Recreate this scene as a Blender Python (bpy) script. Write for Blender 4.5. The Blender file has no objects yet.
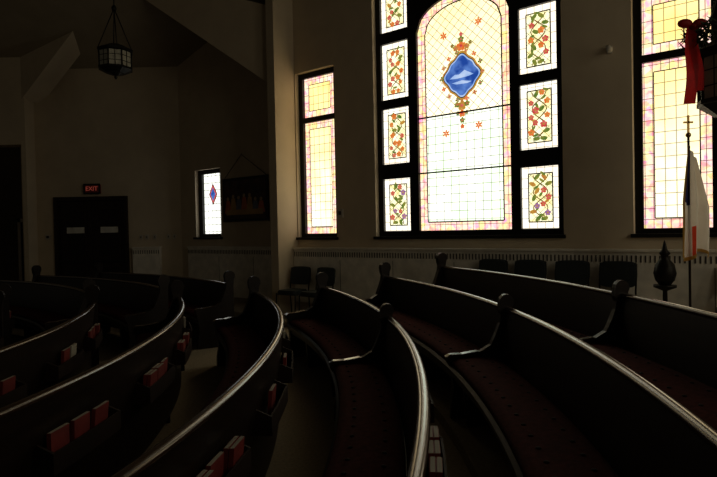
import bpy, math, random
from mathutils import Matrix, Vector
random.seed(7)
scn = bpy.context.scene
COL = scn.collection
scn.view_settings.view_transform = 'Standard'
scn.view_settings.look = 'None'

# ------------------------------------------------------------------ materials
def new_mat(name):
    m = bpy.data.materials.new(name); m.use_nodes = True
    nt = m.node_tree; nt.nodes.clear()
    out = nt.nodes.new('ShaderNodeOutputMaterial')
    return m, nt, out
def mat(name, col, rough=0.6, col2=None, scale=6.0, bump=0.0, metal=0.0, coat=0.0, stretch=None, spec=0.5, trans=0.0):
    m, nt, out = new_mat(name)
    b = nt.nodes.new('ShaderNodeBsdfPrincipled')
    b.inputs['Roughness'].default_value = rough
    b.inputs['Metallic'].default_value = metal
    b.inputs['Coat Weight'].default_value = coat
    b.inputs['Coat Roughness'].default_value = 0.15
    b.inputs['Specular IOR Level'].default_value = spec
    tc = nt.nodes.new('ShaderNodeTexCoord')
    mp = nt.nodes.new('ShaderNodeMapping')
    if stretch: mp.inputs['Scale'].default_value = stretch
    nt.links.new(tc.outputs['Object'], mp.inputs['Vector'])
    n = nt.nodes.new('ShaderNodeTexNoise'); n.inputs['Scale'].default_value = scale
    n.inputs['Detail'].default_value = 5
    nt.links.new(mp.outputs[0], n.inputs['Vector'])
    r = nt.nodes.new('ShaderNodeValToRGB')
    r.color_ramp.elements[0].position = .35; r.color_ramp.elements[1].position = .68
    c2 = col2 or tuple(c*.8 for c in col)
    r.color_ramp.elements[0].color = (*c2, 1); r.color_ramp.elements[1].color = (*col, 1)
    nt.links.new(n.outputs['Fac'], r.inputs['Fac'])
    nt.links.new(r.outputs['Color'], b.inputs['Base Color'])
    if bump:
        bp = nt.nodes.new('ShaderNodeBump'); bp.inputs['Strength'].default_value = bump
        bp.inputs['Distance'].default_value = .01
        nt.links.new(n.outputs['Fac'], bp.inputs['Height'])
        nt.links.new(bp.outputs[0], b.inputs['Normal'])
    if trans:
        t = nt.nodes.new('ShaderNodeBsdfTranslucent'); nt.links.new(r.outputs['Color'], t.inputs['Color'])
        mx = nt.nodes.new('ShaderNodeMixShader'); mx.inputs[0].default_value = trans
        nt.links.new(b.outputs[0], mx.inputs[1]); nt.links.new(t.outputs[0], mx.inputs[2]); nt.links.new(mx.outputs[0], out.inputs[0])
    else:
        nt.links.new(b.outputs[0], out.inputs[0])
    return m
def glass(name, ca, cb, strength=1.0, nscale=4.0, sp=None, spz=None, diag=False, w=0.05, cell=0.0, zc=None, lead=.06):
    """leaded stained glass glowing with daylight; zc=(z0,z1,colour mix at top)"""
    m, nt, out = new_mat(name); N = nt.nodes; L = nt.links
    tc = N.new('ShaderNodeTexCoord')
    n = N.new('ShaderNodeTexNoise'); n.inputs['Scale'].default_value = nscale; n.inputs['Detail'].default_value = 4
    L.new(tc.outputs['Object'], n.inputs['Vector'])
    r = N.new('ShaderNodeValToRGB')
    r.color_ramp.elements[0].position = .36; r.color_ramp.elements[1].position = .64
    r.color_ramp.elements[0].color = (*ca, 1); r.color_ramp.elements[1].color = (*cb, 1)
    L.new(n.outputs['Fac'], r.inputs['Fac'])
    col = r.outputs['Color']
    sep = N.new('ShaderNodeSeparateXYZ'); L.new(tc.outputs['Object'], sep.inputs[0])
    def M(op, a, b=None):
        q = N.new('ShaderNodeMath'); q.operation = op
        for i, v in enumerate((a, b)):
            if v is None: continue
            if isinstance(v, (int, float)): q.inputs[i].default_value = v
            else: L.new(v, q.inputs[i])
        return q.outputs[0]
    if zc:
        t = M('DIVIDE', M('SUBTRACT', sep.outputs['Z'], zc[0]), zc[1]-zc[0])
        t.node.use_clamp = True
        mx = N.new('ShaderNodeMix'); mx.data_type = 'RGBA'; mx.blend_type = 'MULTIPLY'
        L.new(t, mx.inputs[0]); L.new(col, mx.inputs[6]); mx.inputs[7].default_value = (*zc[2], 1)
        col = mx.outputs[2]
    if cell:
        v = N.new('ShaderNodeTexVoronoi'); v.inputs['Scale'].default_value = cell
        L.new(tc.outputs['Object'], v.inputs['Vector'])
        mx = N.new('ShaderNodeMix'); mx.data_type = 'RGBA'; mx.blend_type = 'SOFT_LIGHT'
        mx.inputs[0].default_value = .7
        L.new(col, mx.inputs[6]); L.new(v.outputs['Color'], mx.inputs[7]); col = mx.outputs[2]
    st = strength
    if sp:
        spz = spz or sp
        x, z = sep.outputs['X'], sep.outputs['Z']
        if diag:
            z2 = M('MULTIPLY', z, sp/spz)
            u = M('DIVIDE', M('ADD', x, z2), sp); q = M('DIVIDE', M('SUBTRACT', x, z2), sp)
            wu = wv = w
        else:
            u = M('DIVIDE', x, sp); q = M('DIVIDE', z, spz); wu = w; wv = w*sp/spz
        fu = M('GREATER_THAN', M('FRACT', M('ADD', u, 50)), wu)
        fv = M('GREATER_THAN', M('FRACT', M('ADD', q, 50)), wv)
        k = M('MULTIPLY', fu, fv)
        k = M('MULTIPLY', M('ADD', M('MULTIPLY', k, 1-lead), lead), strength)
        st = k
    e = N.new('ShaderNodeEmission'); L.new(col, e.inputs['Color'])
    if isinstance(st, (int, float)): e.inputs['Strength'].default_value = st
    else: L.new(st, e.inputs['Strength'])
    L.new(e.outputs[0], out.inputs[0])
    return m

m_wall = mat('plaster_cream', (.63,.52,.37), .85, (.57,.465,.33), 2.5, .15)
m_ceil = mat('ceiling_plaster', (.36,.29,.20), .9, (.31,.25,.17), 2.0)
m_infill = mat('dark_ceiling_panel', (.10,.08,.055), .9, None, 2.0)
m_floor = mat('carpet', (.36,.30,.21), .95, (.27,.22,.155), 40, .4, spec=.1)
m_wood = mat('pew_dark_wood', (.015,.008,.005), .40, (.008,.0045,.0035), 3, .05, stretch=(1,1,8), spec=.32)
m_rack = mat('rack_dark_wood', (.022,.010,.007), .7, (.012,.006,.004), 3, spec=.15)
m_rail = mat('pew_rail_polished', (.045,.024,.014), .26, (.03,.016,.010), 4, 0, coat=.7)
m_cush = mat('cushion_burgundy', (.095,.016,.015), .9, (.055,.010,.010), 30, .2, spec=.1)
m_btn = mat('cushion_button', (.02,.005,.005), .8)
m_red = mat('hymnal_red', (.20,.02,.017), .55, (.14,.014,.013), 8)
m_paper = mat('paper', (.8,.78,.7), .8)
m_page = mat('page_edges', (.35,.32,.26), .8)
m_frame = mat('window_frame_dark', (.008,.007,.006), .5, spec=.3)
m_door = mat('door_wood', (.026,.015,.010), .45, (.016,.009,.006), 3, 0, stretch=(6,6,1), spec=.3)
m_metal = mat('dark_metal', (.03,.028,.025), .45, metal=.8)
m_steel = mat('handle_steel', (.5,.48,.42), .35, metal=1)
m_heater = mat('heater_enamel', (.90,.84,.72), .5)
m_slot = mat('heater_slot', (.06,.05,.04), .8)
m_chair = mat('chair_vinyl', (.022,.030,.030), .5)
m_plast = mat('plate_white', (.60,.55,.47), .6)
m_gold = mat('gold_fringe', (.6,.35,.08), .5, trans=.3)
m_brass = mat('brass', (.5,.3,.1), .35, metal=.9)
m_flagw = mat('flag_white', (.95,.92,.86), .8, (.88,.84,.77), trans=.6)
m_flagb = mat('flag_navy', (.03,.03,.12), .8, trans=.4)
m_flagr = mat('flag_red', (.85,.09,.04), .8, trans=.6)
m_ribbon = mat('ribbon_red', (.50,.012,.012), .6, (.38,.008,.010), trans=.6)
m_green = mat('fir_garland', (.02,.04,.015), .9)
m_lampg = mat('lantern_glass', (.60,.58,.48), .4, (.48,.46,.38), 12)

# ------------------------------------------------------------------ mesh builder
class MB:
    def __init__(s): s.v=[]; s.f=[]; s.m=[]; s.mats=[]; s.sm=[]
    def mi(s, m):
        if m not in s.mats: s.mats.append(m)
        return s.mats.index(m)
    def add(s, vs, fs, m, smooth=False):
        o=len(s.v); s.v+= [tuple(v) for v in vs]; k=s.mi(m)
        for f in fs: s.f.append([i+o for i in f]); s.m.append(k); s.sm.append(smooth)
    def box(s, x0,x1,y0,y1,z0,z1,m, M=None):
        vs=[(x,y,z) for x in (x0,x1) for y in (y0,y1) for z in (z0,z1)]
        if M is not None: vs=[M@Vector(v) for v in vs]
        s.add(vs,[(0,1,3,2),(4,6,7,5),(0,4,5,1),(2,3,7,6),(0,2,6,4),(1,5,7,3)],m)
    def poly(s, pts, m): s.add(pts,[tuple(range(len(pts)))],m)
    def prism(s, pts, off, m):
        n=len(pts); off=Vector(off)
        vs=[Vector(p) for p in pts]+[Vector(p)+off for p in pts]
        s.add(vs,[tuple(range(n))[::-1],tuple(range(n,2*n))]+[(i,(i+1)%n,n+(i+1)%n,n+i) for i in range(n)],m)
    def lathe(s, prof, c, m, n=16, smooth=True, M=None):
        vs=[]
        for r,z in prof:
            for i in range(n):
                a=2*math.pi*i/n; p=Vector((c[0]+r*math.cos(a),c[1]+r*math.sin(a),c[2]+z))
                vs.append(M@p if M is not None else p)
        fs=[]
        for j in range(len(prof)-1):
            for i in range(n):
                fs.append((j*n+i,j*n+(i+1)%n,(j+1)*n+(i+1)%n,(j+1)*n+i))
        fs.append(tuple(range(n))[::-1]); k=(len(prof)-1)*n; fs.append(tuple(range(k,k+n)))
        s.add(vs,fs,m,smooth)
    def rod(s,a,b,r,m,n=8,r2=None):
        a=Vector(a);b=Vector(b);d=(b-a);L=d.length
        Q=Matrix.Translation(a)@d.to_track_quat('Z','Y').to_matrix().to_4x4()
        s.lathe([(r,0),(r2 if r2 is not None else r,L)],(0,0,0),m,n,True,Q)
    def ball(s,c,r,m,sx=1,sy=1,sz=1,n=12,k=8):
        prof=[(max(1e-4,math.sin(math.pi*i/k)),-math.cos(math.pi*i/k)) for i in range(k+1)]
        Q=Matrix.Translation(Vector(c))@Matrix.Diagonal((r*sx,r*sy,r*sz,1))
        s.lathe(prof,(0,0,0),m,n,True,Q)
    def obj(s,name,parent=None,M=None):
        me=bpy.data.meshes.new(name); me.from_pydata(s.v,[],s.f)
        for m in s.mats: me.materials.append(m)
        me.polygons.foreach_set('material_index',s.m); me.polygons.foreach_set('use_smooth',s.sm)
        import bmesh
        bm=bmesh.new(); bm.from_mesh(me); bmesh.ops.recalc_face_normals(bm,faces=bm.faces); bm.to_mesh(me); bm.free()
        o=bpy.data.objects.new(name,me); COL.objects.link(o)
        if M is not None: o.matrix_world=M
        if parent is not None:
            o.parent=parent; o.matrix_parent_inverse=PINV[parent.name]
        return o
PINV={}
def empty(name, loc):
    e=bpy.data.objects.new(name,None); e.location=loc; e.empty_display_size=.2; COL.objects.link(e)
    PINV[e.name]=Matrix.Translation(Vector(loc)).inverted(); return e

# ------------------------------------------------------------------ layout
F=560.0; CAMZ=1.7
TH=math.atan(.766); T=Vector((math.cos(TH),-math.sin(TH),0)); NN=Vector((math.sin(TH),math.cos(TH),0))
def wall_frame(dc):
    M=Matrix.Identity(4)
    for i in range(3): M[i][0]=T[i]; M[i][1]=NN[i]
    M[1][3]=10.2
    M2=Matrix.Translation(NN*((dc-10.2)*math.cos(TH)))
    return M2@M
WM=wall_frame(10.2); WR=wall_frame(10.77)
def s_of(x,dc=10.2):
    d=dc/(1+.766/F*(x-358)); X=(x-358)/F*d
    return T.x*X+T.y*(d-10.2)
CX,CY=-9.66,3.65
def floor_z(r):
    z=0
    for q in (10.4,11.35,12.3):
        if r>q: z+=.1
    return z
def fz(p): return floor_z(math.hypot(p[0]-CX,p[1]-CY))

# floor : fan-shaped terraces
fb=MB(); rr=[(0.0,0),(10.4,0),(10.4,.1),(11.35,.1),(11.35,.2),(12.3,.2),(12.3,.3),(22,.3)]
na=120
vs=[];fs=[]
for r,z in rr:
    for i in range(na):
        a=2*math.pi*i/na; vs.append((CX+max(r,.01)*math.cos(a),CY+max(r,.01)*math.sin(a),z))
for j in range(len(rr)-1):
    for i in range(na): fs.append((j*na+i,j*na+(i+1)%na,(j+1)*na+(i+1)%na,(j+1)*na+i))
fs.append(tuple(range(na)))
fb.add(vs,fs,m_floor); fb.obj('floor')

def wall_holes(name,s0,s1,z0,z1,y0,y1,holes,M,mt=m_wall):
    b=MB()
    xs=sorted({s0,s1,*[h[0] for h in holes],*[h[1] for h in holes]})
    zs=sorted({z0,z1,*[h[2] for h in holes],*[h[3] for h in holes]})
    for i in range(len(xs)-1):
        for j in range(len(zs)-1):
            cx=(xs[i]+xs[i+1])/2; cz=(zs[j]+zs[j+1])/2
            if any(h[0]<cx<h[1] and h[2]<cz<h[3] for h in holes): continue
            b.box(xs[i],xs[i+1],y0,y1,zs[j],zs[j+1],mt)
    return b.obj(name,None,M)
HT=7.6; DH=2.66
LA=(-1.50,-.50); BG=(.40,3.68); RA=(4.59,5.57)
SB=1.56
SR=10.2
wall_holes('wall_back',-1.9,SR+.3,-.05,HT,0,.4,[(LA[0],LA[1],SB,4.78),(BG[0],BG[1],SB,6.2),(RA[0],RA[1],SB,4.78)],WM)
sw0,sw1=s_of(196,10.77),s_of(221,10.77)
wall_holes('wall_alcove',-6.3,-1.55,-.05,HT,0,.4,[(sw0,sw1,1.58,3.22)],WR)
b=MB(); b.box(-1.72,-1.52,-.54,.45,-.05,HT,m_wall); b.obj('wall_pier',None,WM)
ID=Matrix.Identity(4)
wall_holes('wall_left',-8.5,-4.2,-.05,HT,14.2,14.5,[(-7.68,-5.82,-.05,DH)],ID)
wall_holes('wall_side',-13,-8.13,-.05,HT,13.8,14.2,[(-9.9,-8.24,-.05,3.95)],ID)
WT=WM@Matrix.Translation((SR,0,0))@Matrix.Rotation(-math.pi/2,4,'Z')
RW=[(1.2,3.2),(4.4,6.4)]  # openings for two added windows, out of view, lighting pier and alcove
wall_holes('wall_right',0,9,-.05,HT,0,.4,[(a,c,2.3,6.0) for a,c in RW],WT)
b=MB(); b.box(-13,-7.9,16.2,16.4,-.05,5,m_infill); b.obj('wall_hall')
b=MB(); b.box(-9.7,-8.9,16.1,16.19,0,2.1,m_door); b.box(-9.78,-9.7,16.08,16.19,0,2.2,m_plast); b.box(-8.9,-8.82,16.08,16.19,0,2.2,m_plast)
b.box(-9.78,-8.82,16.08,16.19,2.1,2.2,m_plast); b.box(-9.0,-8.96,16.04,16.1,1.0,1.06,m_steel); b.obj('door_2')
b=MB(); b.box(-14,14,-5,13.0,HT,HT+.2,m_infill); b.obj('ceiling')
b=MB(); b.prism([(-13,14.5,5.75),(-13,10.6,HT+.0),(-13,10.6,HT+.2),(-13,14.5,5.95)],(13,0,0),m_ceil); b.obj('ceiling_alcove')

# arch beam (braced rafter)
A=Vector((-1.72,10.97,0)); B=Vector((-8.2,13.8,0)); U=(B-A).normalized(); LL=(B-A).length; PN=Vector((-U.y,U.x,0))
if PN.y<0: PN=-PN
def ap(u,z,o=0): return A+U*u+PN*o+Vector((0,0,z))
b=MB()
za,zb,zt,ut=4.60,5.05,7.40,3.95
b.prism([ap(0,za),ap(ut,zt),ap(ut,HT),ap(2.6,HT),ap(1.3,6.6),ap(0,6.1)],PN*.55,m_wall)
b.prism([ap(LL,zb),ap(LL,HT-.2),ap(LL-1.4,HT),ap(ut,HT),ap(ut,zt)],PN*.55,m_wall)
b.obj('trim_arch_beam')
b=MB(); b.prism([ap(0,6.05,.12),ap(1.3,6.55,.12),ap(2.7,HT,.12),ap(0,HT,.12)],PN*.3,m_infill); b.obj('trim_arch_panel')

# ------------------------------------------------------------------ windows
g_field=glass('stained_field',(1.0,.90,.64),(.98,.94,.82),1.75,2.2,.16,.16,True,.085,zc=(3.0,5.0,(.96,.84,.56)),lead=.22)
g_fieldlow=glass('stained_field_lower',(.80,.95,.66),(1,1,.88),1.8,2.5,.14,.14,False,.095,lead=.28)
g_border=glass('stained_border_pink',(.98,.46,.44),(1.0,.84,.46),1.45,13,.10,.145,False,.09,cell=11,lead=.15)
g_panelbg=glass('stained_panel_cream',(.96,.82,.36),(.95,.94,.66),1.5,6,.14,.14,True,.06)
g_pborder=glass('stained_panel_border',(.98,.82,.62),(.98,.95,.80),1.6,9,.12,.15,False,.08,lead=.3)
g_orange=glass('stained_orange',(.85,.14,.03),(.90,.30,.06),.9,20)
g_rose=glass('stained_rose',(.75,.06,.06),(.85,.20,.16),.8,20)
g_violet=glass('stained_violet',(.35,.14,.42),(.60,.30,.50),.75,20)
g_leaf=glass('stained_leaf',(.14,.30,.05),(.48,.45,.07),.6,15)
g_vine=glass('stained_vine',(.35,.14,.04),(.28,.24,.05),.5,15)
g_blue=glass('stained_blue',(.02,.08,.42),(.14,.30,.80),.8,6)
g_sky=glass('stained_paleblue',(.30,.50,.92),(.62,.75,1.0),.9,6)
g_gold=glass('stained_gold',(.80,.45,.06),(.70,.26,.06),.7,18)
g_lan=glass('stained_lancet_field',(1.0,.88,.54),(1,.95,.74),1.75,2.4,.13,.16,False,.09,zc=(2.0,3.9,(.96,.78,.40)),lead=.28)
g_small=glass('stained_small',(.95,.97,.85),(1,1,.92),1.6,4,.15,.17,False,.11,lead=.25)
g_fill=glass('stained_side_light',(1.0,.85,.55),(1,.95,.8),1.9,2,.2,.25,False,.05)  # emission of the added right-hand windows, serves as fill light
YG=.16
def rect(b,x0,x1,z0,z1,m,y=YG): b.poly([(x0,y,z0),(x1,y,z0),(x1,y,z1),(x0,y,z1)],m)
def disc(b,cx,cz,r,m,y,n=14,sx=1,sz=1,rot=0):
    pts=[]
    for i in range(n):
        a=2*math.pi*i/n; px=r*sx*math.cos(a); pz=r*sz*math.sin(a)
        pts.append((cx+px*math.cos(rot)-pz*math.sin(rot),y,cz+px*math.sin(rot)+pz*math.cos(rot)))
    b.poly(pts,m)
def flower(b,cx,cz,r,m,y,pet=5,core=g_gold):
    for k in range(pet):
        a=2*math.pi*k/pet+.3
        disc(b,cx+r*.6*math.cos(a),cz+r*.6*math.sin(a),r*.42,m,y-.0005*k,8)
    disc(b,cx,cz,r*.3,core,y-.004,8)
def ribbon(b,pts,w,m,y):
    for (x0,z0),(x1,z1) in zip(pts,pts[1:]):
        dx,dz=x1-x0,z1-z0; l=math.hypot(dx,dz) or 1; nx,nz=-dz/l*w/2,dx/l*w/2
        b.poly([(x0-nx,y,z0-nz),(x1-nx,y,z1-nz),(x1+nx,y,z1+nz),(x0+nx,y,z0+nz)],m)
def side_panel(b,x0,x1,z0,z1,seed,low=False):
    R=random.Random(seed)
    rect(b,x0,x1,z0,z1,g_pborder)
    bw=.10
    a0,a1,c0,c1=x0+bw,x1-bw,z0+bw,z1-bw
    rect(b,a0,a1,c0,c1,g_panelbg,YG-.004)
    fr=[(a0,c0),(a1,c0),(a1,c1),(a0,c1),(a0,c0)]
    ribbon(b,fr,.018,m_frame,YG-.006)
    cx=(x0+x1)/2; w=(a1-a0)
    for ph in (0,math.pi):
        pts=[(cx+math.sin((z-c0)/(c1-c0)*math.pi*3+seed+ph)*w*.30,z) for z in [c0+.02+(c1-c0-.04)*i/22 for i in range(23)]]
        ribbon(b,pts,.016,g_vine,YG-.008)
    k=7
    for i in range(k):
        z=c0+(c1-c0)*(i+.5)/k
        for sgn in (-1,1):
            xx=cx+sgn*w*(.30 if i%2 else .14)+R.uniform(-.015,.015)
            q=R.random()
            fl=(g_violet if R.random()<.45 else g_rose) if low else R.choice([g_orange,g_rose,g_orange,g_rose,g_orange])
            if q<.62: flower(b,xx,z+R.uniform(-.02,.02),R.uniform(.040,.056),fl,YG-.010)
            else: disc(b,xx,z,.052,g_leaf if R.random()<.7 else g_gold,YG-.009,8,1.1,.6,R.uniform(-1.2,1.2))
        disc(b,cx+R.uniform(-.12,.12),z+.05,.04,g_leaf if R.random()<.7 else g_gold,YG-.0095,8,1.2,.5,R.uniform(-1.2,1.2))

def frame_cells(name,par,s0,s1,z0,z1,holes,M,y0=.10,y1=.20):
    o=wall_holes(name,s0,s1,z0,z1,y0,y1,holes,M,m_frame); o.parent=par; o.matrix_parent_inverse=PINV[par.name]; return o
def lancet(idx,s0,s1,seed):
    e=empty('window_%d'%idx,WM@Vector(((s0+s1)/2,.15,3.1)))
    z0,z1=SB,4.78; fw=.10
    zm=3.86
    frame_cells('frame',e,s0,s1,z0,z1,[(s0+fw,s1-fw,z0+.07,zm-.05),(s0+fw,s1-fw,zm+.05,z1-fw)],WM)
    b=MB(); bw=.13
    for a,c in ((z0+.07,zm-.05),(zm+.05,z1-fw)):
        rect(b,s0+fw,s1-fw,a,c,g_border)
        rect(b,s0+fw+bw,s1-fw-bw,a+bw,c-bw,g_lan,YG-.004)
        ribbon(b,[(s0+fw+bw,a+bw),(s1-fw-bw,a+bw),(s1-fw-bw,c-bw),(s0+fw+bw,c-bw),(s0+fw+bw,a+bw)],.014,m_frame,YG-.006)
    b.obj('stained_glass',e,WM)
    b=MB(); b.box(s0-.03,s1+.03,-.05,.1,z0-.05,z0,m_frame); b.obj('sill',e,WM)
lancet(1,LA[0],LA[1],1)
lancet(3,RA[0],RA[1],2)
# triple main window
e=empty('window_2',WM@Vector(((BG[0]+BG[1])/2,.15,3.8)))
c0,c1=s_of(420),s_of(508)
mid=(c0+c1)/2-.03
lw=BG[0]+.10; lc=(lw,lw+.56)
rw=BG[1]-.10; rc=(rw-.56,rw)
hw=min(mid-lc[1],rc[0]-mid)-.15
c0,c1=mid-hw,mid+hw
cells=[(1.65,2.57),(2.83,3.80),(3.96,4.94),(5.14,6.08)]
holes=[(lc[0],lc[1],a,c) for a,c in cells]+[(rc[0],rc[1],a,c) for a,c in cells]+[(c0,c1,1.65,5.5)]
frame_cells('frame',e,BG[0],BG[1],SB,6.2,holes,WM)
b=MB()
for i,(a,c) in enumerate(cells):
    side_panel(b,lc[0],lc[1],a,c,3*i+1,i==0); side_panel(b,rc[0],rc[1],a,c,3*i+2,i==0)
def arch_z(x,base,rise,h): t=(x-mid)/h; return base+rise*math.sqrt(max(0,1-t*t))
NS=24; xs=[c0+(c1-c0)*i/NS for i in range(NS+1)]
b.poly([(c0,YG,1.65),(c1,YG,1.65)]+[(x,YG,arch_z(x,5.0,.48,hw)) for x in xs[::-1]],g_border)
bw=.14; hi=hw-bw; xi=[c0+bw+(c1-c0-2*bw)*i/NS for i in range(NS+1)]
zs_=3.55
b.poly([(c0+bw,YG-.004,zs_),(c1-bw,YG-.004,zs_)]+[(x,YG-.004,arch_z(x,4.93,.42,hi)) for x in xi[::-1]],g_field)
rect(b,c0+bw,c1-bw,1.65+bw,zs_,g_fieldlow,YG-.004)
ribbon(b,[(c0+bw,1.65+bw),(c1-bw,1.65+bw)]+[(x,arch_z(x,4.93,.42,hi)) for x in xi[::-1]]+[(c0+bw,1.65+bw)],.022,m_frame,YG-.006)
for zz in (2.62,3.55): b.box(c0,c1,YG-.03,YG-.008,zz-.012,zz+.012,m_frame)
mz=4.14; y=YG-.012
def quat(cx,cz,r,m,y):
    pts=[]
    for i in range(64):
        a=2*math.pi*i/64; q=r*(1+.09*math.cos(4*a)+.045*math.cos(8*a)); pts.append((cx+q*.97*math.cos(a),y,cz+q*1.05*math.sin(a)))
    b.poly(pts,m)
quat(mid,mz,.335,g_gold,y); quat(mid,mz,.305,m_frame,y-.002); quat(mid,mz,.292,g_sky,y-.003); quat(mid,mz,.270,g_blue,y-.005)
for (pp,mm,oo) in [([(-.22,-.03),(-.12,.03),(-.05,.02),(.05,.08),(.10,.05),(.21,-.01),(.12,-.03),(-.08,-.04)],g_sky,.007),([(-.18,-.10),(0,-.08),(.18,-.12),(.1,-.14),(-.1,-.13)],g_sky,.0075)]:
    b.poly([(mid+px,y-oo,mz+pz) for px,pz in pp],mm)
for k in range(14):
    a=2*math.pi*k/14; flower(b,mid+.36*math.cos(a),mz+.39*math.sin(a),.042,(g_gold,g_leaf,g_orange)[k%3],y-.008,4,g_rose)
for (dx,dz,r,m) in [(0,.47,.085,g_orange),(0,.58,.055,g_leaf),(-.10,.45,.05,g_gold),(.10,.45,.05,g_gold),(0,.66,.035,g_rose),(-.16,.50,.035,g_leaf),(.16,.50,.035,g_leaf),(0,-.48,.085,g_gold),(0,-.61,.065,g_orange),(0,-.72,.05,g_leaf),(0,-.82,.04,g_orange),(-.09,-.46,.05,g_leaf),(.09,-.46,.05,g_leaf),(-.08,-.60,.035,g_leaf),(.08,-.60,.035,g_leaf)]:
    flower(b,mid+dx,mz+dz,r,m,y-.010,5,g_rose)
for dx,dz in ((-.32,.70),(.30,.80),(-.30,-.90),(.28,-.83)):
    for k in range(6): 
        a=k*math.pi/3+.5; disc(b,mid+dx+.036*math.cos(a),mz+dz+.036*math.sin(a),.026,g_orange,y-.001*k,8,1.2,.6,a)
b.obj('stained_glass',e,WM)
b=MB()
for i in range(NS):
    x0,x1=xs[i],xs[i+1]
    b.prism([(x0,.11,arch_z(x0,5.0,.48,hw)),(x1,.11,arch_z(x1,5.0,.48,hw)),(x1,.11,5.52),(x0,.11,5.52)],(0,.06,0),m_frame)
b.obj('arch_head',e,WM)
b=MB(); b.box(BG[0]-.03,BG[1]+.03,-.05,.1,SB-.05,SB,m_frame); b.obj('sill',e,WM)
e=empty('window_4',WR@Vector(((sw0+sw1)/2,.15,2.4)))
frame_cells('frame',e,sw0,sw1,1.58,3.22,[(sw0+.14,sw1-.10,1.66,3.12)],WR)
b=MB(); rect(b,sw0+.14,sw1-.10,1.66,3.12,g_small)
cx=(sw0+sw1)/2+.02
for s_,m_,yy in ((1,m_frame,.01),(.85,g_rose,.013),(.6,g_blue,.016)):
    b.poly([(cx-.16*s_,YG-yy,2.62),(cx,YG-yy,2.62-.27*s_),(cx+.16*s_,YG-yy,2.62),(cx,YG-yy,2.62+.27*s_)],m_)
b.obj('stained_glass',e,WR)
b=MB(); b.box(sw0-.05,sw1+.05,-.06,.1,1.53,1.58,m_frame); b.obj('sill',e,WR)
for k,(a,c) in enumerate(RW):  # added windows outside the view; their glowing panes brighten pier and left walls
    e=empty('window_%d'%(5+k),WT@Vector(((a+c)/2,.15,4.1)))
    m2=(a+c)/2
    frame_cells('frame',e,a,c,2.3,6.0,[(a+.1,m2-.05,2.4,4.1),(m2+.05,c-.1,2.4,4.1),(a+.1,m2-.05,4.2,5.9),(m2+.05,c-.1,4.2,5.9)],WT)
    b=MB(); rect(b,a+.1,c-.1,2.4,5.9,g_fill); b.obj('stained_glass',e,WT)

# ------------------------------------------------------------------ convector heaters along walls
def heater(name,M,s0,s1,y0,z0,z1,base):
    e=empty(name,M@Vector(((s0+s1)/2,y0,base)))
    b=MB()
    b.box(s0,s1,y0-.14,y0-.001,base,z1-.03,m_heater)
    b.box(s0-.01,s1+.01,y0-.17,y0-.001,z1-.03,z1,m_heater)
    b.obj('cabinet',e,M)
    b=MB(); n=int((s1-s0)/.055)
    for i in range(n):
        x=s0+(i+.5)*(s1-s0)/n
        b.box(x-.009,x+.009,y0-.146,y0-.1405,z1-.17,z1-.08,m_slot)
    k=int((s1-s0)/1.2)
    for i in range(1,k+1): 
        x=s0+i*(s1-s0)/(k+1); b.box(x-.004,x+.004,y0-.143,y0-.1405,base+.05,z1-.22,m_slot)
    b.obj('grille',e,M)
heater('convector_heater',WM,-1.50,SR-.02,0,0,1.36,.3)
heater('convector_heater',WR,-5.55,-2.0,0,0,1.36,.0)
heater('convector_heater',ID,-5.68,-5.0,14.2,0,1.36,0)

# ------------------------------------------------------------------ pews
def pt(R,a,dr,z): return ((CX+(R+dr)*math.cos(a)),(CY+(R+dr)*math.sin(a)),z)
def sweep(b,prof,R,a0,a1,zb,m,step=.12,smooth=False):
    n=max(2,int(abs(a1-a0)*R/step)); k=len(prof); vs=[];fs=[]
    for i in range(n+1):
        a=a0+(a1-a0)*i/n
        for dr,z in prof: vs.append(pt(R,a,dr,z+zb))
    for i in range(n):
        for j in range(k): fs.append((i*k+j,i*k+(j+1)%k,(i+1)*k+(j+1)%k,(i+1)*k+j))
    b.add(vs,fs,m,smooth); b.add(vs[:k],[tuple(range(k))],m); b.add(vs[-k:],[tuple(range(k))],m)
def panel(b,prof,R,a,th,zb,m):
    et=Vector((-math.sin(a),math.cos(a),0))
    b.prism([Vector(pt(R,a,dr,z+zb))-et*th/2 for dr,z in prof],et*th,m)
def endprof(kz,kr,az):
    P=[(-.46,0),(.05,0),(.045,.5),(.045,kz-.14),(.05,kz-.09)]
    for i in range(9):
        t=math.radians(-40+i*27.5); P.append((-.005+kr*math.cos(t),kz+kr*math.sin(t)))
    P+=[(-.075,kz-.07),(-.06,kz-.11),(-.07,kz-.18),(-.10,kz-.26),(-.15,az+.075),(-.24,az+.025),(-.40,az),(-.50,az),(-.525,az-.02),(-.53,az-.05),(-.51,az-.08),(-.485,.36),(-.475,.25),(-.50,.12),(-.50,0)]
    return P
END=endprof(1.04,.080,.585); DIV=endprof(.965,.062,.53)
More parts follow.
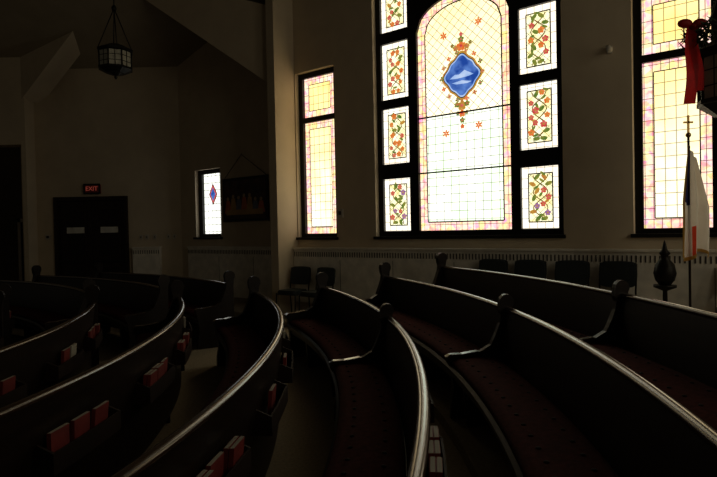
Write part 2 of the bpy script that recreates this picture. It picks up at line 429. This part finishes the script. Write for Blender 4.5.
def pew(R,a0,a1,divs,hyms,detail):
    zb=floor_z(R-.2); a0=math.radians(a0); a1=math.radians(a1); am=(a0+a1)/2
    e=empty('curved_pew',pt(R,am,-.2,zb))
    b=MB()
    sweep(b,[(-.020,.885),(.02,.885),(-.03,.42),(-.03,.10),(-.06,.10),(-.085,.42)],R,a0,a1,zb,m_wood)
    sweep(b,[(-.07,.43),(-.50,.45),(-.52,.43),(-.51,.38),(-.47,.37),(-.47,.32),(-.44,.32),(-.44,.38),(-.07,.37)],R,a0,a1,zb,m_wood)
    n=max(1,int((a1-a0)*R/1.3))
    for i in range(n):
        a=a0+(a1-a0)*(i+.5)/n
        panel(b,[(-.42,0),(-.05,0),(-.05,.37),(-.45,.37)],R,a,.05,zb,m_wood)
    b.obj('back_and_seat',e)
    b=MB()
    prof=[(.003+.030*math.cos(2*math.pi*i/12),.90+.022*math.sin(2*math.pi*i/12)) for i in range(12)]
    sweep(b,prof,R,a0,a1,zb,m_rail,.09,True); b.obj('top_rail',e)
    dv=[math.radians(d) for d in divs]
    b=MB(); ends=[a0,a1]+dv
    for a in (a0,a1): panel(b,END,R,a,.075,zb,m_wood)
    for a in dv: panel(b,DIV,R,a,.055,zb,m_wood)
    b.obj('end_panels',e)
    b=MB()
    for a in ends:
        az=.53 if a in dv else .585; w=.057 if a in dv else .078
        panel(b,[(-.26,az+.018),(-.40,az-.002),(-.50,az-.002),(-.53,az-.02),(-.535,az-.01),(-.50,az+.010),(-.40,az+.010),(-.26,az+.03)],R,a,w,zb,m_rail)
    b.obj('arm_caps',e)
    b=MB(); cut=sorted(ends)
    for q0,q1 in zip(cut,cut[1:]):
        g=.05/R
        sweep(b,[(-.09,.452),(-.10,.49),(-.14,.505),(-.29,.512),(-.44,.505),(-.49,.485),(-.50,.456)],R,q0+g,q1-g,zb,m_cush,.12,True)
    b.obj('seat_cushion',e)
    if detail:
        b=MB(); m=int((a1-a0)*R/.17)
        for i in range(m):
            for dr in (-.20,-.39):
                a=a0+(a1-a0)*(i+(.5 if dr==-.2 else .95))/m
                b.ball(pt(R,a,dr,zb+.509),.015,m_btn,1,1,.5,8,4)
        b.obj('tufting_buttons',e)
    b=MB(); hb=MB(); L=(a1-a0)*R; nr=int(L/1.05)
    for i in range(nr):
        ac=a0+(a1-a0)*(i+.5)/nr; h=.32/R
        sweep(b,[(-.02,.52),(.10,.52),(.10,.63),(.088,.63),(.088,.535),(-.02,.535)],R,ac-h,ac+h,zb,m_rack,.2)
        for q in (ac-h,ac+h): panel(b,[(-.02,.52),(.10,.52),(.10,.63),(.01,.67)],R,q,.015,zb,m_rack)
        if hyms:
            rr_=random.Random(int(R*100)+i)
            for k in (-1,0,1):
                if rr_.random()<.35: continue
                aa=ac+k*.19/R
                et=Vector((-math.sin(aa),math.cos(aa),0)); er=Vector((math.cos(aa),math.sin(aa),0))
                tilt=rr_.uniform(.0,.06); mt=m_red if rr_.random()<.85 else m_page
                o=Vector(pt(R,aa,.03,zb+.537)); w=.075
                for kk in range(2 if mt==m_red and rr_.random()<.5 else 1):
                    o2=o+er*(kk*.028-.01); H=.17
                    pts=[o2-et*w,o2-et*w+er*.024,o2-et*w+er*.024+Vector((0,0,H))+er*tilt*.3,o2-et*w+Vector((0,0,H))+er*tilt*.3]
                    hb.prism(pts,et*2*w,mt)
                    hb.prism([p_+et*.002+Vector((0,0,.001)) + (er*.003 if j in (0,3) else -er*.003) for j,p_ in enumerate(pts)],et*(2*w+.002),m_page)
    b.obj('book_racks',e)
    if hb.v: hb.obj('hymnals',e)
pew(11.9,-14,23.6,[5.0],True,True)
pew(10.95,-30,23.6,[5.6],True,True)
pew(10.0,-30,23.8,[7.9],True,True)
for R in (9.05,8.1,7.15,6.2,5.25):
    pew(R,-32,23.6,[],True,R>8.5)
for R in (9.05,8.1,7.15,6.2,5.25):
    pew(R,31.5,62 if R>8.5 else 66,[],True,False)

# ------------------------------------------------------------------ lantern
def lantern(name,loc,R,H,bow=False):
    x,y,z=loc
    e=empty(name,loc); b=MB()
    b.lathe([(R*.96,H*.10),(R*.98,H*.72)],loc,m_lampg,8,False)
    b.lathe([(R*1.02,H*.70),(R*1.1,H*.74),(R*1.1,H*.82),(R*.95,H*.86),(R*.5,H*1.0)],loc,m_metal,8,False)
    b.lathe([(R*.55,-H*.10),(R*1.0,H*.05),(R*1.06,H*.06),(R*1.06,H*.12),(R*.98,H*.13)],loc,m_metal,8,False)
    b.lathe([(.01,-H*.32),(R*.12,-H*.24),(R*.06,-H*.18),(R*.3,-H*.12),(R*.55,-H*.08)],loc,m_metal,8)
    for i in range(8):
        a=2*math.pi*i/8
        b.rod((x+R*math.cos(a),y+R*math.sin(a),z+H*.1),(x+R*math.cos(a),y+R*math.sin(a),z+H*.75),R*.045,m_metal,6)
        a2=a+math.pi/8; q=R*.93
        b.rod((x+q*math.cos(a2),y+q*math.sin(a2),z+H*.1),(x+q*math.cos(a2),y+q*math.sin(a2),z+H*.75),R*.02,m_metal,6)
    for h in (.3,.52):
        for i in range(8):
            a=2*math.pi*i/8; c=2*math.pi*(i+1)/8; q=R*.985
            b.rod((x+q*math.cos(a),y+q*math.sin(a),z+H*h),(x+q*math.cos(c),y+q*math.sin(c),z+H*h),R*.02,m_metal,6)
    b.obj('lantern_body',e)
    b=MB(); top=(x,y,z+H*2.45)
    for i in range(4):
        a=2*math.pi*i/4+.5
        b.rod((x+R*1.0*math.cos(a),y+R*1.0*math.sin(a),z+H*.84),top,.010,m_metal,6)
    b.lathe([(.03,-.05),(.05,0),(.03,.05)],top,m_metal,10)
    b.rod(top,(x,y,HT-.02),.012,m_metal,6)
    b.lathe([(.03,-.07),(.10,-.02),(.10,0)],(x,y,HT),m_metal,12)
    b.obj('hanging_chains',e)
    if bow:
        b=MB()
        for i in range(420):
            a=random.uniform(0,2*math.pi); q=R*1.15+random.uniform(-.05,.07); zz=z+H*.98+random.uniform(-.08,.12)
            p=Vector((x+q*math.cos(a),y+q*math.sin(a),zz)); d=Vector((random.uniform(-1,1),random.uniform(-1,1),random.uniform(-1,1)))*.10
            b.rod(p,p+d,.010,m_green,4,.002)
        b.obj('fir_garland',e)
        b=MB(); p=Vector((x-R*1.38,y-.04,z+H*1.12))
        for sg in (-1,1):
            b.ball(p+Vector((sg*.07,0,.03)),.07,m_ribbon,1,.5,.6)
        b.ball(p,.03,m_ribbon)
        def tail(dx,l,w):
            n=10; pts=[]
            for i in range(n+1):
                t=i/n; pts.append(Vector((p.x+dx*t-w/2,p.y+.02*math.sin(t*7),p.z-l*t)))
            for i in range(n):
                b.poly([pts[i],pts[i]+Vector((w,0,0)),pts[i+1]+Vector((w,0,0)),pts[i+1]],m_ribbon)
        tail(-.03,.70,.11); tail(.06,.58,.09)
        b.obj('ribbon_bow',e)
dl=10.6
lantern('pendant_lantern',((120-358)/F*dl,dl,1.7+(233-71)/F*dl),.30,.48)
dl=5.2
lantern('pendant_lantern',((735-358)/F*dl,dl,1.7+(221-108)/F*dl),.29,.66,True)

# ------------------------------------------------------------------ door
e=empty('door_1',(-6.75,14.2,0)); b=MB(); h0=DH-.1
b.box(-7.68,-7.60,14.14,14.4,0,DH,m_door); b.box(-5.90,-5.82,14.14,14.4,0,DH,m_door); b.box(-7.60,-5.90,14.14,14.4,h0,DH,m_door)
b.obj('door_frame',e)
for k,(x0,x1) in enumerate(((-7.60,-6.755),(-6.745,-5.90))):
    b=MB(); b.box(x0,x1,14.22,14.27,.01,h0,m_door)
    for z0,z1 in ((.2,.95),(1.1,h0-.15)):
        b.box(x0+.12,x1-.12,14.20,14.22,z0,z1,m_door); b.box(x0+.2,x1-.2,14.19,14.20,z0+.08,z1-.08,m_wood)
    b.box(x0+.06,x1-.06,14.12,14.15,1.0,1.04,m_metal); b.box(x0+.10,x0+.13,14.14,14.22,1.0,1.04,m_metal); b.box(x1-.13,x1-.10,14.14,14.22,1.0,1.04,m_metal)
    b.box(x0+.22,x1-.18,14.183,14.19,1.74,1.89,m_paper)
    b.obj('leaf_%d'%(k+1),e)
e=empty('exit_sign',(-6.68,14.15,2.85)); b=MB(); m_exit=mat('exit_housing',(.30,.05,.04),.5)
b.box(-6.87,-6.49,14.12,14.199,2.74,2.96,m_exit); b.box(-6.89,-6.47,14.10,14.12,2.72,2.98,m_metal)
b.box(-6.85,-6.51,14.095,14.10,2.76,2.94,m_exit); b.obj('housing',e)
mt,nt,out=new_mat('exit_letters'); em=nt.nodes.new('ShaderNodeEmission'); em.inputs[0].default_value=(1,.18,.12,1); em.inputs[1].default_value=.14; nt.links.new(em.outputs[0],out.inputs[0])
tx=bpy.data.curves.new('letters','FONT'); tx.body='EXIT'; tx.size=.15; tx.align_x='CENTER'; tx.align_y='CENTER'; tx.extrude=.003; tx.materials.append(mt)
to=bpy.data.objects.new('letters',tx); COL.objects.link(to); to.location=(-6.68,14.09,2.85); to.rotation_euler=(math.pi/2,0,0); to.parent=e; to.matrix_parent_inverse=PINV[e.name]
b=MB()
for x in (-5.55,-5.4,-5.2,-4.85,-4.7): 
    b.box(x,x+.08,14.185,14.199,1.55,1.67,m_plast); b.box(x+.03,x+.05,14.175,14.185,1.59,1.63,m_slot)
b.obj('light_switch_plates')
b=MB(); b.box(-7.92,-7.80,14.17,14.199,1.6,1.72,m_plast); b.box(-7.89,-7.83,14.16,14.17,1.63,1.69,m_slot); b.obj('thermostat')
b=MB(); q=s_of(341); b.box(q-.06,q+.06,-.03,-.001,1.92,2.08,m_plast); b.box(q-.03,q+.03,-.04,-.03,1.97,2.04,m_slot); b.obj('thermostat',None,WM)
m_pic=mat('picture_ground',(.09,.035,.025),.6,(.02,.012,.012),5,0)
m_pf=[mat('picture_figure_%d'%i,c,.6) for i,c in enumerate([(.70,.18,.07),(.60,.36,.12),(.18,.20,.32),(.55,.40,.22)])]
p0,p1=s_of(225,10.77),s_of(270,10.77); e=empty('framed_picture',WR@Vector(((p0+p1)/2,-.03,2.4))); b=MB()
b.box(p0,p1,-.05,-.02,1.93,2.93,m_frame); b.box(p0+.06,p1-.06,-.056,-.05,1.99,2.87,m_pic)
rg=random.Random(3); nf=7
for i in range(nf):
    x=p0+.2+(p1-p0-.4)*i/(nf-1); zt=2.42+rg.uniform(-.05,.12); m_=m_pf[i%3]
    b.poly([(x-.12,-.060-.0005*i,2.12),(x+.12,-.060-.0005*i,2.12),(x+.06,-.060-.0005*i,zt),(x-.06,-.060-.0005*i,zt)],m_)
    disc(b,x,zt+.04,.045,m_pf[3],-.066,10)
b.box(p0+.14,p1-.14,-.068,-.060,2.08,2.2,m_pf[1]); b.obj('frame',e,WR)
b=MB(); pm=(p0+p1)/2-.1; b.rod((p0+.05,-.03,2.93),(pm,-.03,3.45),.006,m_metal,6); b.rod((p1-.05,-.03,2.93),(pm,-.03,3.45),.006,m_metal,6); b.ball((pm,-.03,3.45),.02,m_steel); b.obj('cord',e,WR)
q=s_of(612); b=MB(); zl=1.7+(224-52)/F*7.6
b.box(q-.03,q+.03,-.02,0,zl-.05,zl+.05,m_plast); b.rod((q,-.02,zl),(q,-.09,zl+.02),.012,m_plast); b.rod((q-.01,-.07,zl+.03),(q+.03,-.16,zl-.04),.028,m_plast,12,.04); b.obj('spot_lamp',None,WM)

# ------------------------------------------------------------------ chairs
def chair(M,base):
    p=M@Vector((0,0,0)); e=empty('padded_chair',(p.x,p.y,base)); Q=Matrix.Translation((0,0,base))@M
    b=MB()
    for x in (-.22,.22):
        b.rod((x,-.22,0),(x,-.20,.44),.012,m_metal); b.rod((x,.24,0),(x,.20,.46),.012,m_metal); b.rod((x,.20,.46),(x,.27,.88),.012,m_metal)
        b.rod((x,-.2,.42),(x,.2,.42),.011,m_metal)
    b.rod((-.22,-.2,.42),(.22,-.2,.42),.011,m_metal); b.rod((-.22,.27,.88),(.22,.27,.88),.012,m_metal)
    b.obj('legs',e,Q)
    b=MB()
    def pad(fx,fy):
        pts=[]
        for i in range(20):
            a=2*math.pi*i/20; u=abs(math.cos(a))**.4*math.copysign(1,math.cos(a)); v=abs(math.sin(a))**.4*math.copysign(1,math.sin(a)); pts.append((u*fx,v*fy))
        return pts
    pts=pad(.23,.22)
    b.prism([(u,v,.43) for u,v in pts],(0,0,.045),m_chair); b.prism([(u*.94,v*.94,.475) for u,v in pts],(0,0,.02),m_chair)
    pts=pad(.23,.17)
    b.prism([(u,.235+(v)*.16,.74+v) for u,v in pts],(0,.04,0),m_chair); b.prism([(u*.93,.22+(v)*.16,.74+v*.93) for u,v in pts],(0,.015,0),m_chair)
    b.obj('pads',e,Q)
def wchair(s,y,rot=0):
    M=WM@Matrix.Translation((s,y,0))@Matrix.Rotation(rot,4,'Z'); p=M@Vector((0,0,0)); chair(M,fz(p))
for i,s in enumerate((2.70,3.28,3.86,4.44,5.80)): wchair(s,-.50,random.uniform(-.06,.06))
wchair(-1.15,-.56,.1); wchair(-.55,-.58,-.1)

# ------------------------------------------------------------------ flag
fx,fy=(689-358)/F*6.0,6.0; base=fz((fx,fy))
e=empty('church_flag',(fx,fy,base)); b=MB()
b.lathe([(.16,0),(.16,.03),(.09,.07),(.03,.12),(.02,.25)],(fx,fy,base),m_brass,16)
b.rod((fx,fy,base+.1),(fx,fy,2.62),.013,m_door,8)
b.ball((fx,fy,2.63),.028,m_brass)
b.box(fx-.010,fx+.010,fy-.008,fy+.008,2.63,2.84,m_brass); b.box(fx-.05,fx+.05,fy-.008,fy+.008,2.755,2.775,m_brass)
b.obj('pole',e)
b=MB(); rows=30; colsn=44; vs=[]
for j in range(rows+1):
    t=j/rows; wid=.06+.15*min(1,t*2.0)+.03*t
    for i in range(colsn+1):
        s_=i/colsn
        x=fx-.03*t+(s_-.30)*wid*1.35
        yv=fy-.04-.055*math.sin(s_*math.pi*5.0+t*1.1)*min(1,.35+t)
        z=2.52-1.19*t-.16*s_*(1-t)-.05*math.sin(s_*7)*t
        vs.append((x,yv,z))
def fm(i,j):
    s_=i/colsn; t=j/rows
    if t>.965: return m_gold
    if s_>.955 or s_<.03: return m_gold
    if s_<.34 and t<.50: return m_flagb
    if t>.68 and (.10<s_<.17 or .36<s_<.42): return m_flagr
    return m_flagw
for j in range(rows):
    for i in range(colsn):
        a=j*(colsn+1)+i; q=[vs[a],vs[a+1],vs[a+colsn+2],vs[a+colsn+1]]
        b.add(q,[(0,1,2,3)],fm(i,j),True)
b.obj('cloth',e)
ux,uy=(664-358)/F*6.4,6.4; ub=fz((ux,uy)); b=MB()
b.lathe([(.17,0),(.17,.03),(.03,.06),(.025,.62),(.12,.66),(.12,.69)],(ux,uy,ub),m_metal,16)
b.lathe([(.06,.69),(.10,.74),(.12,.82),(.10,.92),(.055,.98),(.04,1.02),(.06,1.05),(.03,1.09),(.015,1.16),(.004,1.2)],(ux,uy,ub),m_metal,16)
b.obj('urn_on_pedestal')

# ------------------------------------------------------------------ lights / world / camera
w=bpy.data.worlds.new('World'); scn.world=w; w.use_nodes=True
bg=w.node_tree.nodes['Background']; bg.inputs[0].default_value=(1.0,.88,.68,1); bg.inputs[1].default_value=.026
cam=bpy.data.cameras.new('Camera'); co=bpy.data.objects.new('Camera',cam); COL.objects.link(co)
cam.sensor_width=36; cam.lens=F/717*36; cam.clip_start=.05
co.matrix_world=Matrix.Translation((0,0,CAMZ))@Matrix.Rotation(math.radians(90-.97),4,'X')@Matrix.Rotation(math.radians(-1.2),4,'Z')
scn.camera=co
